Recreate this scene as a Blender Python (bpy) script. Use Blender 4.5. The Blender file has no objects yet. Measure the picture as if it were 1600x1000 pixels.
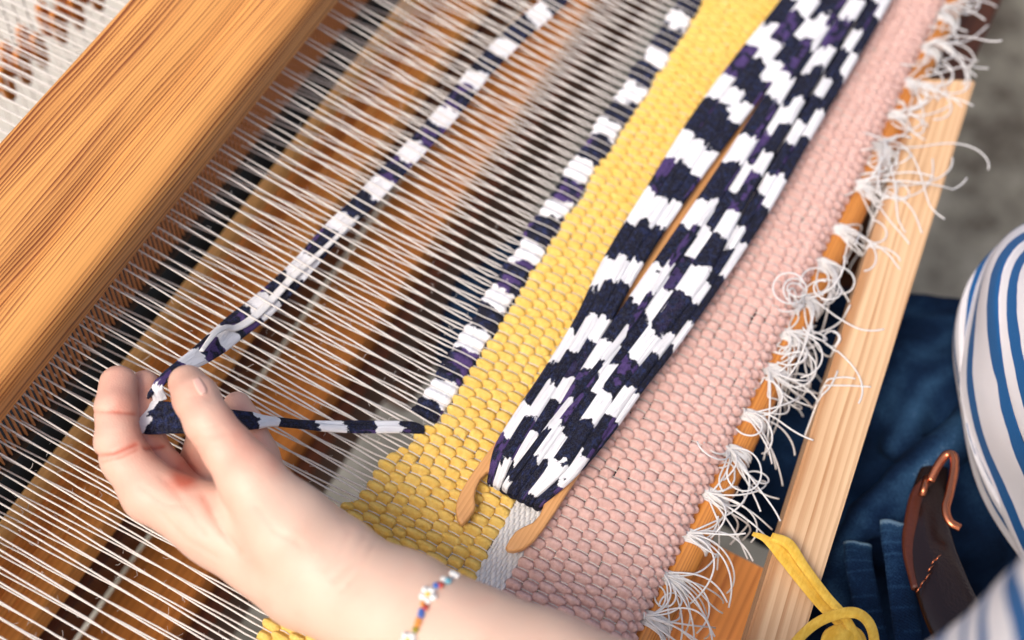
import bpy, bmesh, math, random
import numpy as np
from mathutils import Matrix, Vector
from mathutils.bvhtree import BVHTree
rng = np.random.default_rng(7)
random.seed(7)
scn = bpy.context.scene
COL = scn.collection

# ------------------------------------------------------------------ camera
# world axes: X along the weft, Y along the warp towards the reed, Z up; the woven cloth lies at z = 0
F = 2222.0
V1 = np.array([2130.0, -3500.0]); SL = .475
T_ = -F * F / (V1 @ np.array([-1, -SL])); V2 = np.array([-T_, -SL * T_])
nrm = lambda v: np.asarray(v, float) / np.linalg.norm(v)
AX = nrm([*V1, F]); AY = nrm([*V2, F]); AZ = np.cross(AX, AY)
R = np.array([AX, AY, AZ])
CAM = -.68 * R @ np.array([0, 0, 1.0])
def P(px, py, z=0.0):
    """point of the place at height z that the photograph shows at (px, py)"""
    d = R @ np.array([px - 800.0, py - 500.0, F]); k = (z - CAM[2]) / d[2]
    return CAM + k * d
def ray(px, py):
    return CAM, nrm(R @ np.array([px - 800.0, py - 500.0, F]))
cam = bpy.data.cameras.new('camera'); camo = bpy.data.objects.new('camera', cam); COL.objects.link(camo)
M = R @ np.diag([1, -1, -1])
m4 = Matrix.Identity(4)
for i in range(3):
    for j in range(3): m4[i][j] = M[i][j]
    m4[i][3] = CAM[i]
camo.matrix_world = m4
cam.lens = 50; cam.sensor_width = 36; cam.sensor_fit = 'HORIZONTAL'
cam.clip_start = .01; cam.clip_end = 60
cam.dof.use_dof = True; cam.dof.focus_distance = .617; cam.dof.aperture_fstop = 4.4
cam.dof.aperture_blades = 9
scn.camera = camo
# ------------------------------------------------------------------ light
SUN_EL, SUN_AZ = math.radians(54), math.radians(76)      # azimuth from +Y towards -X
sd = np.array([-math.sin(SUN_AZ) * math.cos(SUN_EL), math.cos(SUN_AZ) * math.cos(SUN_EL), math.sin(SUN_EL)])
w = bpy.data.worlds.new('World'); scn.world = w; w.use_nodes = True
nt = w.node_tree; sky = nt.nodes.new('ShaderNodeTexSky'); sky.sky_type = 'NISHITA'; sky.sun_disc = False
sky.sun_elevation = SUN_EL; sky.sun_rotation = math.atan2(sd[0], sd[1])
sky.air_density = 1.0; sky.dust_density = 6.0; sky.ozone_density = .6
bg = nt.nodes['Background']; nt.links.new(sky.outputs[0], bg.inputs[0]); bg.inputs[1].default_value = .15
sl = bpy.data.lights.new('sun', 'SUN'); sl.energy = 1.5; sl.angle = math.radians(20); sl.color = (1, .97, .93)
so = bpy.data.objects.new('sun', sl); COL.objects.link(so)
so.rotation_euler = Vector(sd).to_track_quat('Z', 'Y').to_euler()
scn.view_settings.view_transform = 'Standard'; scn.view_settings.look = 'None'
scn.view_settings.exposure = 0.3; scn.view_settings.gamma = 1
scn.cycles.max_bounces = 7
scn.cycles.use_denoising = True

# ------------------------------------------------------------------ node helpers
def srgb(r, g, b):
    f = lambda c: c / 12.92 if c <= .04045 else ((c + .055) / 1.055) ** 2.4
    return (f(r / 255), f(g / 255), f(b / 255), 1)
class G:
    def __init__(s, name):
        s.m = bpy.data.materials.new(name); s.m.use_nodes = True; s.t = s.m.node_tree
        s.b = s.t.nodes['Principled BSDF']
    def n(s, typ, ins={}, **kw):
        nd = s.t.nodes.new('ShaderNode' + typ)
        for k, v in kw.items(): setattr(nd, k, v)
        for k, v in ins.items(): s.set(nd.inputs[k], v)
        return nd
    def set(s, sock, v):
        if isinstance(v, bpy.types.NodeSocket): s.t.links.new(v, sock)
        else: sock.default_value = v
    def math(s, op, a, b=0.0, c=0.0):
        nd = s.n('Math', operation=op); s.set(nd.inputs[0], a); s.set(nd.inputs[1], b); s.set(nd.inputs[2], c)
        return nd.outputs[0]
    def ramp(s, f, st):
        nd = s.n('ValToRGB'); s.set(nd.inputs[0], f); e = nd.color_ramp.elements
        while len(e) < len(st): e.new(.5)
        for q, (p, c) in zip(e, st): q.position = p; q.color = c if len(c) == 4 else (*c, 1)
        return nd.outputs[0]
    def step(s, f, a, b):
        nd = s.n('MapRange'); s.set(nd.inputs[0], f); nd.inputs[1].default_value = a; nd.inputs[2].default_value = b
        nd.interpolation_type = 'SMOOTHSTEP'; return nd.outputs[0]
    def mix(s, f, a, b, mode='MIX'):
        nd = s.n('Mix', data_type='RGBA', blend_type=mode); s.set(nd.inputs[0], f); s.set(nd.inputs[6], a); s.set(nd.inputs[7], b)
        return nd.outputs[2]
    def coord(s, scale=(1, 1, 1), kind='Object'):
        c = s.n('TexCoord').outputs[kind]
        return s.n('Mapping', {'Vector': c, 'Scale': scale}).outputs[0]
    def noise(s, v, sc, det=3, rough=.5, dist=0.0, out=0):
        nd = s.n('TexNoise', {'Vector': v, 'Scale': sc, 'Detail': det, 'Roughness': rough, 'Distortion': dist})
        return nd.outputs[out]
    def bump(s, h, dist, strength=1.0):
        nd = s.n('Bump', {'Height': h, 'Distance': dist, 'Strength': strength}); s.set(s.b.inputs['Normal'], nd.outputs[0])
    def base(s, c): s.set(s.b.inputs['Base Color'], c)
    def p(s, **k):
        for a, v in k.items(): s.set(s.b.inputs[a.replace('_', ' ')], v)
        return s

def wood(name, light, dark, rough=.5, grain=420, along=9, wob=.004, contrast=1.0, fig=30, gl=(.35, .62), coat=0.0, wb=2.6):
    """long straight grain along local X, annual rings wobbling across it"""
    g = G(name)
    c = g.coord((1, 1, 1))
    mp = lambda sc: g.n('Mapping', {'Vector': c, 'Scale': sc}).outputs[0]
    w1 = g.noise(mp((2.2, fig, fig)), 1.0, 3); w2 = g.noise(mp((12, 90, 90)), 1.0, 2); w3 = g.noise(mp((.9, 60, 60)), 1.0, 2)
    sep = g.n('SeparateXYZ', {0: c})
    yy = g.math('ADD', sep.outputs[1], g.math('MULTIPLY', sep.outputs[2], .7))
    yy = g.math('ADD', yy, g.math('MULTIPLY', w1, wob * 3)); yy = g.math('ADD', yy, g.math('MULTIPLY', w2, wob * .3)); yy = g.math('ADD', yy, g.math('MULTIPLY', w3, wob * wb))
    ring = g.math('FRACT', g.math('MULTIPLY', yy, grain))
    ridx = g.math('FLOOR', g.math('MULTIPLY', yy, grain))
    rv = g.n('TexWhiteNoise', {'W': ridx}, noise_dimensions='1D').outputs[0]
    line = g.ramp(ring, [(0, (0, 0, 0)), (gl[0], (.12, .12, .12)), (gl[1], (.7, .7, .7)), (.93, (1, 1, 1)), (1, (0, 0, 0))])
    line = g.math('MULTIPLY', line, g.math('ADD', .35, g.math('MULTIPLY', rv, .75)))
    line = g.math('MULTIPLY', line, g.math('ADD', .55, g.math('MULTIPLY', g.noise(mp((26, 40, 40)), 1.0, 3), .9)))
    fib = g.noise(g.n('Mapping', {'Vector': c, 'Scale': (along * 6, 2600, 2600)}).outputs[0], 1.0, 3, .6)
    big = g.noise(g.n('Mapping', {'Vector': c, 'Scale': (along, 70, 70)}).outputs[0], 1.0, 2)
    bs = line
    f = g.math('MULTIPLY', bs, .85 * contrast); f = g.math('ADD', f, g.math('MULTIPLY', g.math('SUBTRACT', fib, .5), .5 * contrast))
    f = g.math('ADD', f, g.math('MULTIPLY', g.math('SUBTRACT', big, .45), .9 * contrast))
    col = g.mix(f, light, dark)
    g.base(col); g.p(Roughness=g.math('ADD', rough, g.math('MULTIPLY', fib, .12)))
    g.b.inputs['Coat Weight'].default_value = coat; g.b.inputs['Coat Roughness'].default_value = .35
    g.bump(g.math('ADD', g.math('MULTIPLY', fib, .5), g.math('MULTIPLY', bs, -.4)), .00025, .6)
    return g.m
MAT = {}
MAT['pine'] = wood('oiled_pine', srgb(222, 156, 84), srgb(122, 60, 16), .45, 560, 7, .0062, 1.35, 24, gl=(.3, .7), coat=.1, wb=1.3)
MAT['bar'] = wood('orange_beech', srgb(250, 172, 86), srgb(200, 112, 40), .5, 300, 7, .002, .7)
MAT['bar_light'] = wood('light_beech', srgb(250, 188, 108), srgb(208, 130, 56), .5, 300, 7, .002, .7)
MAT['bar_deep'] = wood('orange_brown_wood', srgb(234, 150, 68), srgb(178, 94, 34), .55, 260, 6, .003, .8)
MAT['rod'] = wood('honey_rod_wood', srgb(205, 136, 62), srgb(140, 74, 24), .42, 700, 8, .003, .8, coat=.2)
MAT['ash'] = wood('pale_ash', srgb(222, 186, 146), srgb(178, 130, 88), .5, 230, 6, .0045, 1.25, 22)
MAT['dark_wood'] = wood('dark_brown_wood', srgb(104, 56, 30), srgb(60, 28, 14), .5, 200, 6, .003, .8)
MAT['shuttle'] = wood('shuttle_beech', srgb(214, 158, 100), srgb(168, 108, 54), .4, 500, 8, .002, .5, coat=.15)

def cloth_plain(name, ca, cb, bumpd=.0006, sc=260, sheen=.08):
    g = G(name); c = g.coord()
    st = g.n('Mapping', {'Vector': c, 'Scale': (170, 620, 420)}).outputs[0]
    n1 = g.noise(st, 1.0, 3, .6, .6)
    n2 = g.noise(c, sc, 2); n3 = g.noise(c, 4200, 2)
    f = g.math('ADD', g.math('MULTIPLY', n1, .6), g.math('MULTIPLY', n2, .5))
    g.base(g.mix(g.step(f, .35, .75), ca, cb)); g.p(Roughness=.78)
    g.b.inputs['Sheen Weight'].default_value = sheen; g.b.inputs['Sheen Roughness'].default_value = .5
    cre = g.math('ABSOLUTE', g.math('SUBTRACT', n1, .5))
    n4 = g.noise(g.n('Mapping', {'Vector': c, 'Scale': (420, 1500, 900)}).outputs[0], 1.0, 3, .6, 1.2)
    cre2 = g.math('ABSOLUTE', g.math('SUBTRACT', n4, .5))
    h = g.math('ADD', g.math('MULTIPLY', g.step(cre, 0, .09), .5), g.math('MULTIPLY', n3, .22))
    h = g.math('ADD', h, g.math('MULTIPLY', g.step(cre2, 0, .07), .35))
    g.bump(g.math('ADD', h, g.math('MULTIPLY', n2, .5)), bumpd, .75)
    return g.m
MAT['yellow'] = cloth_plain('yellow_jersey', srgb(254, 218, 122), srgb(248, 202, 90))
MAT['pink'] = cloth_plain('pink_jersey', srgb(238, 200, 191), srgb(224, 180, 170))
MAT['yellow_scrap'] = cloth_plain('yellow_scrap_jersey', srgb(244, 202, 84), srgb(228, 176, 50), bumpd=.0003)

def cotton(name, c1, c2):
    g = G(name); c = g.coord()
    n = g.noise(c, 900, 2)
    g.base(g.mix(n, c1, c2)); g.p(Roughness=.8); g.b.inputs['Sheen Weight'].default_value = .2
    g.bump(g.noise(c, 2500, 2), .0003, .6)
    return g.m
MAT['warp'] = cotton('white_cotton_thread', srgb(230, 224, 217), srgb(204, 197, 190))
MAT['header'] = cotton('white_header_thread', srgb(226, 224, 222), srgb(204, 202, 202))

def printed():
    """white linen with brushed navy blocks and violet touches; UV: u across 0..1, v along in metres"""
    g = G('navy_block_print_linen')
    uv = g.n('UVMap', uv_map='UVMap').outputs[0]; s = g.n('SeparateXYZ', {0: uv}); u, v = s.outputs[0], s.outputs[1]
    per = g.n('Attribute', attribute_name='print_period', attribute_type='OBJECT').outputs['Fac']
    oi = g.n('Attribute', attribute_name='print_phase', attribute_type='OBJECT').outputs['Fac']
    uw = g.math('ADD', u, g.math('MULTIPLY', g.math('SUBTRACT', g.noise(g.n('CombineXYZ', {0: oi, 1: g.math('MULTIPLY', v, 30)}).outputs[0], 1.0, 2), .5), .35))
    colm = g.math('FLOOR', g.math('MULTIPLY', uw, 1.22))
    hsh = g.n('TexWhiteNoise', {'Vector': g.n('CombineXYZ', {0: colm, 1: oi, 2: 3.0}).outputs[0]}, noise_dimensions='3D').outputs[0]
    vv = g.n('CombineXYZ', {0: g.math('MULTIPLY', u, .012), 1: v, 2: oi}).outputs[0]
    j = g.math('MULTIPLY', g.math('SUBTRACT', g.noise(vv, 1100, 3, .7), .5), .0035)
    j = g.math('ADD', j, g.math('MULTIPLY', g.math('SUBTRACT', g.noise(vv, 190, 1), .5), .010))
    j = g.math('ADD', j, g.math('MULTIPLY', g.math('SUBTRACT', g.noise(vv, 28, 2), .5), .016))
    ph = g.math('ADD', g.math('DIVIDE', g.math('ADD', v, j), per), g.math('ADD', g.math('MULTIPLY', hsh, .0), g.math('MULTIPLY', oi, 7.3)))
    fr = g.math('FRACT', ph)
    tri = g.math('ABSOLUTE', g.math('SUBTRACT', fr, .5))       # 0 in the block's middle
    navy = g.math('MULTIPLY', g.step(tri, .302, .278), g.math('ADD', .955, g.math('MULTIPLY', g.step(g.noise(vv, 2600, 2), .3, .6), .045)))
    idx = g.math('FLOOR', ph)
    pick = g.n('TexWhiteNoise', {'Vector': g.n('CombineXYZ', {0: idx, 1: colm, 2: oi}).outputs[0]}, noise_dimensions='3D').outputs[0]
    mott = g.noise(vv, 420, 4, .65)
    blue = g.mix(g.step(mott, .44, .74), srgb(5, 6, 27), srgb(32, 44, 86))
    viol = g.mix(mott, srgb(30, 20, 64), srgb(92, 68, 128))
    vm = g.math('MULTIPLY', g.step(pick, .74, .78), g.step(g.noise(vv, 150, 2), .46, .54))
    ink = g.mix(vm, blue, viol)
    col = g.mix(navy, srgb(232, 231, 234), ink)
    g.base(col); g.p(Roughness=.9); g.b.inputs['Specular IOR Level'].default_value = .2
    wv = g.math('MULTIPLY', g.math('SINE', g.math('MULTIPLY', v, 9000)), g.math('SINE', g.math('MULTIPLY', u, 120)))
    fold = g.noise(g.n('CombineXYZ', {0: g.math('MULTIPLY', u, 5), 1: g.math('MULTIPLY', v, 22), 2: oi}).outputs[0], 1.3, 3, .5, .8)
    fo = g.step(g.math('ABSOLUTE', g.math('SUBTRACT', fold, .5)), 0, .06)
    g.bump(g.math('ADD', g.math('MULTIPLY', wv, .05), g.math('MULTIPLY', fo, .6)), .0006, .7)
    return g.m
MAT['print'] = printed()

def denim():
    g = G('indigo_denim'); c = g.coord()
    n = g.noise(c, 26, 4, .6); n2 = g.noise(c, 1200, 2, .7)
    f = g.math('ADD', g.math('MULTIPLY', n, .8), g.math('MULTIPLY', n2, .45))
    at = g.n('Attribute', attribute_name='wear_and_highlight').outputs['Fac']
    f = g.math('ADD', f, g.math('MULTIPLY', at, .34))
    g.base(g.ramp(f, [(.35, srgb(8, 14, 28)[:3]), (.66, srgb(18, 38, 66)[:3]), (.95, srgb(48, 80, 112)[:3]), (1.3, srgb(110, 138, 160)[:3])])); g.p(Roughness=1.0); g.b.inputs['Specular IOR Level'].default_value = .08
    tw = g.math('SINE', g.math('MULTIPLY', g.n('SeparateXYZ', {0: g.coord((1, 1, 1))}).outputs[0], 5000))
    g.bump(g.math('ADD', n2, g.math('MULTIPLY', tw, .2)), .0006, .6)
    return g.m
MAT['denim'] = denim()
def striped(name='striped_jersey'):
    """white jersey, blue hoops; UV: v along the tube in metres"""
    g = G(name); s = g.n('SeparateXYZ', {0: g.n('UVMap', uv_map='UVMap').outputs[0]})
    wob = g.math('MULTIPLY', g.math('SUBTRACT', g.noise(g.coord(), 30, 2), .5), .003)
    fr = g.math('FRACT', g.math('MULTIPLY', g.math('ADD', s.outputs[1], wob), 1 / .0115))
    st = g.step(g.math('ABSOLUTE', g.math('SUBTRACT', fr, .5)), .185, .165)
    g.base(g.mix(st, srgb(216, 212, 214), srgb(0, 80, 136))); g.p(Roughness=.85)
    g.b.inputs['Sheen Weight'].default_value = .04
    g.bump(g.math('ADD', g.noise(g.coord(), 2600, 2), g.math('MULTIPLY', g.noise(g.coord((18, 18, 40)), 1, 2), 2.0)), .0005, .7)
    return g.m
MAT['stripe'] = striped()
def simple(name, c, r=.5, metal=0.0, bump=0.0, bs=300, var=.0):
    g = G(name); n = g.noise(g.coord(), bs, 3)
    if var: g.base(g.mix(g.math('MULTIPLY', n, var), c, tuple([c[0] * .3, c[1] * .3, c[2] * .3, 1])))
    else: g.base(c)
    g.p(Roughness=r, Metallic=metal)
    if bump: g.bump(n, bump, .8)
    return g.m
MAT['leather'] = simple('dark_brown_leather', srgb(40, 20, 13), .26, 0, .0003, 700, .6)
MAT['leather_edge'] = simple('red_brown_leather', srgb(96, 44, 24), .45, 0, .0004, 500, .6)
MAT['copper'] = simple('copper_buckle', srgb(214, 130, 92), .25, 1.0, .0001, 300)
MAT['reed'] = simple('brown_reed_metal', srgb(214, 142, 88), .5, .0, .0001, 900, .5)
MAT['reed_dark'] = simple('dark_reed_band', srgb(40, 28, 24), .6, 0, .0002, 500, .5)
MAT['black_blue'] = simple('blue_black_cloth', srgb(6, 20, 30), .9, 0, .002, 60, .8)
MAT['floor'] = None
def floor_mat():
    g = G('mottled_grey_concrete'); c = g.coord()
    n = g.noise(c, 7, 5, .65); n2 = g.noise(c, 60, 4, .7); n3 = g.noise(c, 1.3, 2)
    f = g.math('ADD', g.math('MULTIPLY', n, .6), g.math('ADD', g.math('MULTIPLY', n2, .25), g.math('MULTIPLY', n3, .25)))
    g.base(g.ramp(f, [(.44, srgb(70, 62, 52)[:3]), (.55, srgb(124, 119, 106)[:3]), (.66, srgb(162, 157, 144)[:3])])); g.p(Roughness=.9)
    g.bump(n2, .002, .6)
    return g.m
MAT['floor'] = floor_mat()
def skin():
    g = G('fair_skin'); c = g.coord()
    at = g.n('Attribute', attribute_name='flush').outputs['Fac']
    n = g.noise(c, 70, 3); n2 = g.noise(c, 1500, 2)
    f = g.math('ADD', at, g.math('MULTIPLY', g.math('SUBTRACT', n, .5), .55))
    g.base(g.ramp(f, [(0, srgb(214, 180, 160)[:3]), (.45, srgb(213, 163, 143)[:3]), (1, srgb(194, 106, 84)[:3])]))
    g.p(Roughness=.48); g.b.inputs['Subsurface Weight'].default_value = .12
    g.b.inputs['Subsurface Radius'].default_value = (1, .35, .2); g.b.inputs['Subsurface Scale'].default_value = .004
    vor = g.n('TexVoronoi', {'Vector': c, 'Scale': 1400.0}).outputs[0]
    g.bump(g.math('ADD', g.math('MULTIPLY', vor, .5), g.math('MULTIPLY', n2, .5)), .00022, .8)
    return g.m
MAT['skin'] = skin()
MAT['nail'] = simple('fingernail', srgb(226, 180, 164), .25)

# ------------------------------------------------------------------ mesh helpers
class MB:
    def __init__(s): s.v = []; s.f = []; s.uv = []; s.n = 0
    def add(s, v, f, uv=None):
        v = np.asarray(v, float); s.v.append(v)
        f = [tuple(i + s.n for i in q) for q in (f.tolist() if isinstance(f, np.ndarray) else f)]
        s.f += f; s.uv.append(np.zeros((len(v), 2)) if uv is None else uv); s.n += len(v)
    def build(s, name, mat, parent=None, smooth=True, loc=None, rot=None):
        v = np.concatenate(s.v)
        if loc is not None: v = v - np.asarray(loc)
        me = bpy.data.meshes.new(name); me.from_pydata(v.tolist(), [], s.f)
        uv = np.concatenate(s.uv)
        if np.any(uv):
            l = me.uv_layers.new(name='UVMap'); idx = np.empty(len(me.loops), int); me.loops.foreach_get('vertex_index', idx)
            l.data.foreach_set('uv', uv[idx].ravel())
        if smooth: me.polygons.foreach_set('use_smooth', np.ones(len(me.polygons), bool))
        if mat: me.materials.append(mat)
        me.update()
        o = bpy.data.objects.new(name, me); COL.objects.link(o)
        if mat and mat.name.startswith('navy'): _ph[0] += 1; o['print_phase'] = (_ph[0] * .6180339) % 1.0; o['print_period'] = (.037 + .015 * ((_ph[0] * .7548) % 1)) if 'strand' in name else .0295
        if loc is not None: o.location = loc
        if parent: o.parent = parent; 
        return o
_ph = [0]
def tag(o, label=None, cat=None, group=None, kind=None):
    for k, v in (('label', label), ('category', cat), ('group', group), ('kind', kind)):
        if v: o[k] = v
    return o
def empty(name, loc=(0, 0, 0)):
    o = bpy.data.objects.new(name, None); COL.objects.link(o); o.location = loc; o.empty_display_size = .02; return o
def part_of(o, parent):
    """parent without moving: root empties are only translated"""
    o.parent = parent; o.matrix_parent_inverse = Matrix.Translation(-Vector(parent.location)); return o

def resample(pts, n, vals=None):
    """Catmull-Rom through pts, n samples even in parameter"""
    p = np.asarray(pts, float); k = len(p)
    q = np.vstack([2 * p[0] - p[1], p, 2 * p[-1] - p[-2]])
    t = np.linspace(0, k - 1 - 1e-9, n); i = t.astype(int); u = (t - i)[:, None]
    a, b, c, d = q[i], q[i + 1], q[i + 2], q[i + 3]
    return .5 * ((2 * b) + (-a + c) * u + (2 * a - 5 * b + 4 * c - d) * u ** 2 + (-a + 3 * b - 3 * c + d) * u ** 3)
def frames(p, up=(0, 0, 1)):
    t = np.gradient(p, axis=0); t /= np.linalg.norm(t, axis=1)[:, None] + 1e-12
    up = np.asarray(up, float)
    s = np.cross(t, np.broadcast_to(up, t.shape)); bad = np.linalg.norm(s, axis=1) < 1e-3
    s[bad] = np.cross(t[bad], [0, 1, 0]); s /= np.linalg.norm(s, axis=1)[:, None]
    return t, s, np.cross(s, t)
def grid_faces(n, m, wrap=True):
    i = np.arange(n - 1)[:, None]; j = np.arange(m if wrap else m - 1)[None, :]; k = (j + 1) % m
    return np.stack([i * m + j, i * m + k, (i + 1) * m + k, (i + 1) * m + j], -1).reshape(-1, 4)
def tube(mb, p, r, sides=6, up=(0, 0, 1), flat=1.0, twist=None, cap=True, v0=0.0, prof=None):
    """sweep of an ellipse (or a profile (m,2)) along p; r scalar or per point; flat = thickness / width"""
    p = np.asarray(p, float); n = len(p); t, s, u = frames(p, up)
    r = np.broadcast_to(np.asarray(r, float), (n,)); fl = np.broadcast_to(np.asarray(flat, float), (n,))
    if prof is None:
        a = np.arange(sides) * 2 * math.pi / sides; pr = np.stack([np.cos(a), np.sin(a)], 1)
    else: pr = prof; sides = len(pr)
    X = pr[None, :, 0] * r[:, None]; Y = pr[None, :, 1] * (r * fl)[:, None]
    if twist is not None:
        c, q = np.cos(twist)[:, None], np.sin(twist)[:, None]; X, Y = X * c - Y * q, X * q + Y * c
    v = p[:, None] + s[:, None] * X[..., None] + u[:, None] * Y[..., None]
    L = np.concatenate([[0], np.cumsum(np.linalg.norm(np.diff(p, axis=0), axis=1))]) + v0
    uu = np.broadcast_to((pr[:, 0] * .5 + .5)[None], (n, sides)) ; vv = np.broadcast_to(L[:, None], (n, sides))
    f = grid_faces(n, sides).tolist()
    if cap: f += [list(range(sides))[::-1], [(n - 1) * sides + k for k in range(sides)]]
    mb.add(v.reshape(-1, 3), f, np.stack([uu, vv], -1).reshape(-1, 2))
def box(mb, x0, x1, y0, y1, z0, z1, b=0.0, nx=2):
    """bar along X with rounded long edges"""
    if b > 0:
        pr = []
        for cx, cz, a0 in ((y1 - b, z1 - b, 0), (y0 + b, z1 - b, 90), (y0 + b, z0 + b, 180), (y1 - b, z0 + b, 270)):
            for a in (0, 30, 60, 90):
                q = math.radians(a0 + a); pr.append((cx + b * math.cos(q), cz + b * math.sin(q)))
    else: pr = [(y1, z1), (y0, z1), (y0, z0), (y1, z0)]
    m = len(pr); xs = np.linspace(x0, x1, nx)
    v = [(x, *q) for x in xs for q in pr]
    mb.add(v, grid_faces(nx, m).tolist() + [list(range(m)), [(nx - 1) * m + k for k in range(m)][::-1]])
def vnoise(x, y=0.0, seed=0):
    """cheap smooth noise, sum of sines"""
    r = np.random.default_rng(seed); o = 0
    for k in range(5):
        a, b, c = r.uniform(.5, 1.6), r.uniform(-1.3, 1.3), r.uniform(0, 6.3)
        o = o + np.sin(a * x + b * y + c)
    return o / 5

# ------------------------------------------------------------------ the floor
mb = MB(); mb.add([(-9, -9, -.76), (9, -9, -.76), (9, 9, -.76), (-9, 9, -.76)], [(0, 1, 2, 3)])
tag(mb.build('floor', MAT['floor'], smooth=False), kind='structure')
mb = MB(); box(mb, -6, 6, .62, 5, -.754, -.74, 0)  # paler sheet laid over the far part of the floor
tag(mb.build('pale_floor_sheet', simple('pale_grey_sheet', srgb(196, 190, 178), .9, 0, .002, 40, .25), smooth=False), kind='structure')

# ------------------------------------------------------------------ cloth on the loom
PW = .0028                       # one warp end (a pair of threads) every 2.8 mm
XA, XB = -.305, .42
GX = np.arange(int(XA / PW), int(XB / PW) + 1)
Y_FELL = .004; Y_PINK = -.1085   # where the cloth turns down over its edge
R_TURN = .007
def surf(s, z=0.0):
    """arc coordinate s (= y on the flat) and height above the cloth -> y, z ; the pink end rolls down"""
    s = np.asarray(s, float); z = np.asarray(z, float) + 0 * s
    a = np.clip((Y_PINK - s) / R_TURN, 0, 1.25); ex = np.where(s < Y_PINK - 1.25 * R_TURN, Y_PINK - 1.25 * R_TURN - s, 0)
    y = np.where(s >= Y_PINK, s, Y_PINK - (R_TURN + z) * np.sin(a) - ex * math.cos(1.25))
    zz = np.where(s >= Y_PINK, z, -R_TURN + (R_TURN + z) * np.cos(a) - ex * math.sin(1.25))
    return y, zz
rows = []                        # (s_centre, pitch, material, x_min, x_max)
s = Y_FELL
q = .0483 / 7
for k in range(7): rows.append([s - q / 2, q, 'yellow', XA, XB]); s -= q
hq = .0142 / 11
for k in range(11): rows.append([s - hq / 2, hq, 'header', XA, XB]); s -= hq
pk = [.0062] * 7 + [.0054, .0046, .0042, .004, .004]
for q in pk: rows.append([s - q / 2, q, 'pink', XA, XB]); s -= q
S_END = s
lead = [[Y_FELL + .0033, .0066, 'yellow', XA, -.0665], [Y_FELL + .0099, .0066, 'yellow', XA, -.084], [Y_FELL + .0163, .0062, 'yellow', XA, -.1165]]
NR = len(rows)
def row_shift(x, k, q):
    # two neighbouring picks share their wander so that they never collide
    return .15 * q * vnoise(x * 190 + 3, k * .9, 5) + .0007 * vnoise(x * 22, k * .25, 9) - .0045 * np.clip((x + .05) / .3, 0, 1) * np.clip((6.5 - k) / 7, 0, 1)
def weft_row(mb, s0, q, k, x0, x1, h=1.0, sub=8, sides=12, v0=0.0, taper=None, lean=True, soft=False):
    xs = np.arange(x0, x1, PW / sub); n = len(xs)
    g = xs / PW; ph = np.cos(math.pi * (g + k))                # +1: weft on top, -1: warp on top
    cell = np.round((g + k) / 2); rr = np.random.default_rng(900 + int(k * 13) % 997)
    cr = np.clip(rr.normal(0, 1, 4000), -1.6, 1.6); cr2 = rr.normal(0, 1, 4000); ci = (cell.astype(int) + 1500) % 4000
    up = .5 + .5 * ph; up = np.clip(up * 1.12, 0, 1)
    hw = q * (.37 + .24 * up ** .6) * (1 + .08 * cr[ci] * up)
    hw = q * (.42 + .19 * up ** .55) * (1 + .14 * cr[ci] * up) if not soft else q * (.46 + .05 * up)
    th = h * (.00095 + .00190 * up ** .8) if not soft else h * (.0016 + .0006 * up) * (1 + .10 * cr2[ci] * up)
    zc = h * (-.0008 + .0012 * up) * (.7 if soft else 1) + h * .0002 * cr[ci] * up
    sc = s0 + row_shift(xs, k, q)
    if taper is not None:
        t = np.clip((x1 - xs) / taper, 0, 1) ** .5; hw = hw * (.25 + .75 * t); th = th * (.4 + .6 * t); sc = sc - (1 - t) * q * .55
    a = np.arange(sides) * 2 * math.pi / sides
    ca, sa = np.cos(a), np.sin(a)
    ex = .72
    cx = np.sign(ca) * np.abs(ca) ** ex; sx = np.sign(sa) * np.abs(sa) ** .92
    S = sc[:, None] + hw[:, None] * cx; Z = zc[:, None] + th[:, None] * sx
    # soft pleats of the cloth strip
    Z = Z + (h * .00016) * np.sin(7 * (S - sc[:, None]) / q * 3.1 + 2.0 * cr[ci][:, None] + g[:, None] * .8) * (sa > 0) * up[:, None]
    y, z = surf(S, Z)
    v = np.stack([np.broadcast_to(xs[:, None], y.shape), y, z], -1).reshape(-1, 3)
    uv = np.stack([np.broadcast_to(cx * .5 + .5, y.shape), np.broadcast_to((xs - x0 + v0)[:, None], y.shape)], -1).reshape(-1, 2)
    f = grid_faces(n, sides).tolist() + [list(range(sides))[::-1], [(n - 1) * sides + i for i in range(sides)]]
    mb.add(v, f, uv)

rug = empty('rag_rug', (0, 0, 0))
tag(rug, 'half-woven rag rug with yellow, white and pink bands stretched on the loom', 'rug')
hm = MB()
for k, (s0, q, m, x0, x1) in enumerate(rows):
    mb = MB()
    if m == 'header': weft_row(hm, s0, q * 1.05, k, x0, x1, h=.42, sub=4, sides=6)
    else:
        weft_row(mb, s0, q, k, x0, x1)
        part_of(mb.build('rag_weft_row', MAT[m]), rug)
part_of(tag(hm.build('thread_weft_band', MAT['header']), 'narrow white band of fine cotton picks', kind='stuff'), rug)
for k, (s0, q, m, x0, x1) in enumerate(lead):
    mb = MB(); weft_row(mb, s0, q, -1 - k, x0, x1, taper=.009); part_of(mb.build('rag_weft_row', MAT[m]), rug)
# the newest pick, printed cloth, half beaten: from the fell corner to the far right
mb = MB(); weft_row(mb, .0118, .0134, -1, -.0655, XB, h=.85, sub=8, sides=14, soft=True)
part_of(tag(mb.build('printed_weft_row', MAT['print']), 'loose newest pick of navy and white printed cloth'), rug)

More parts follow.
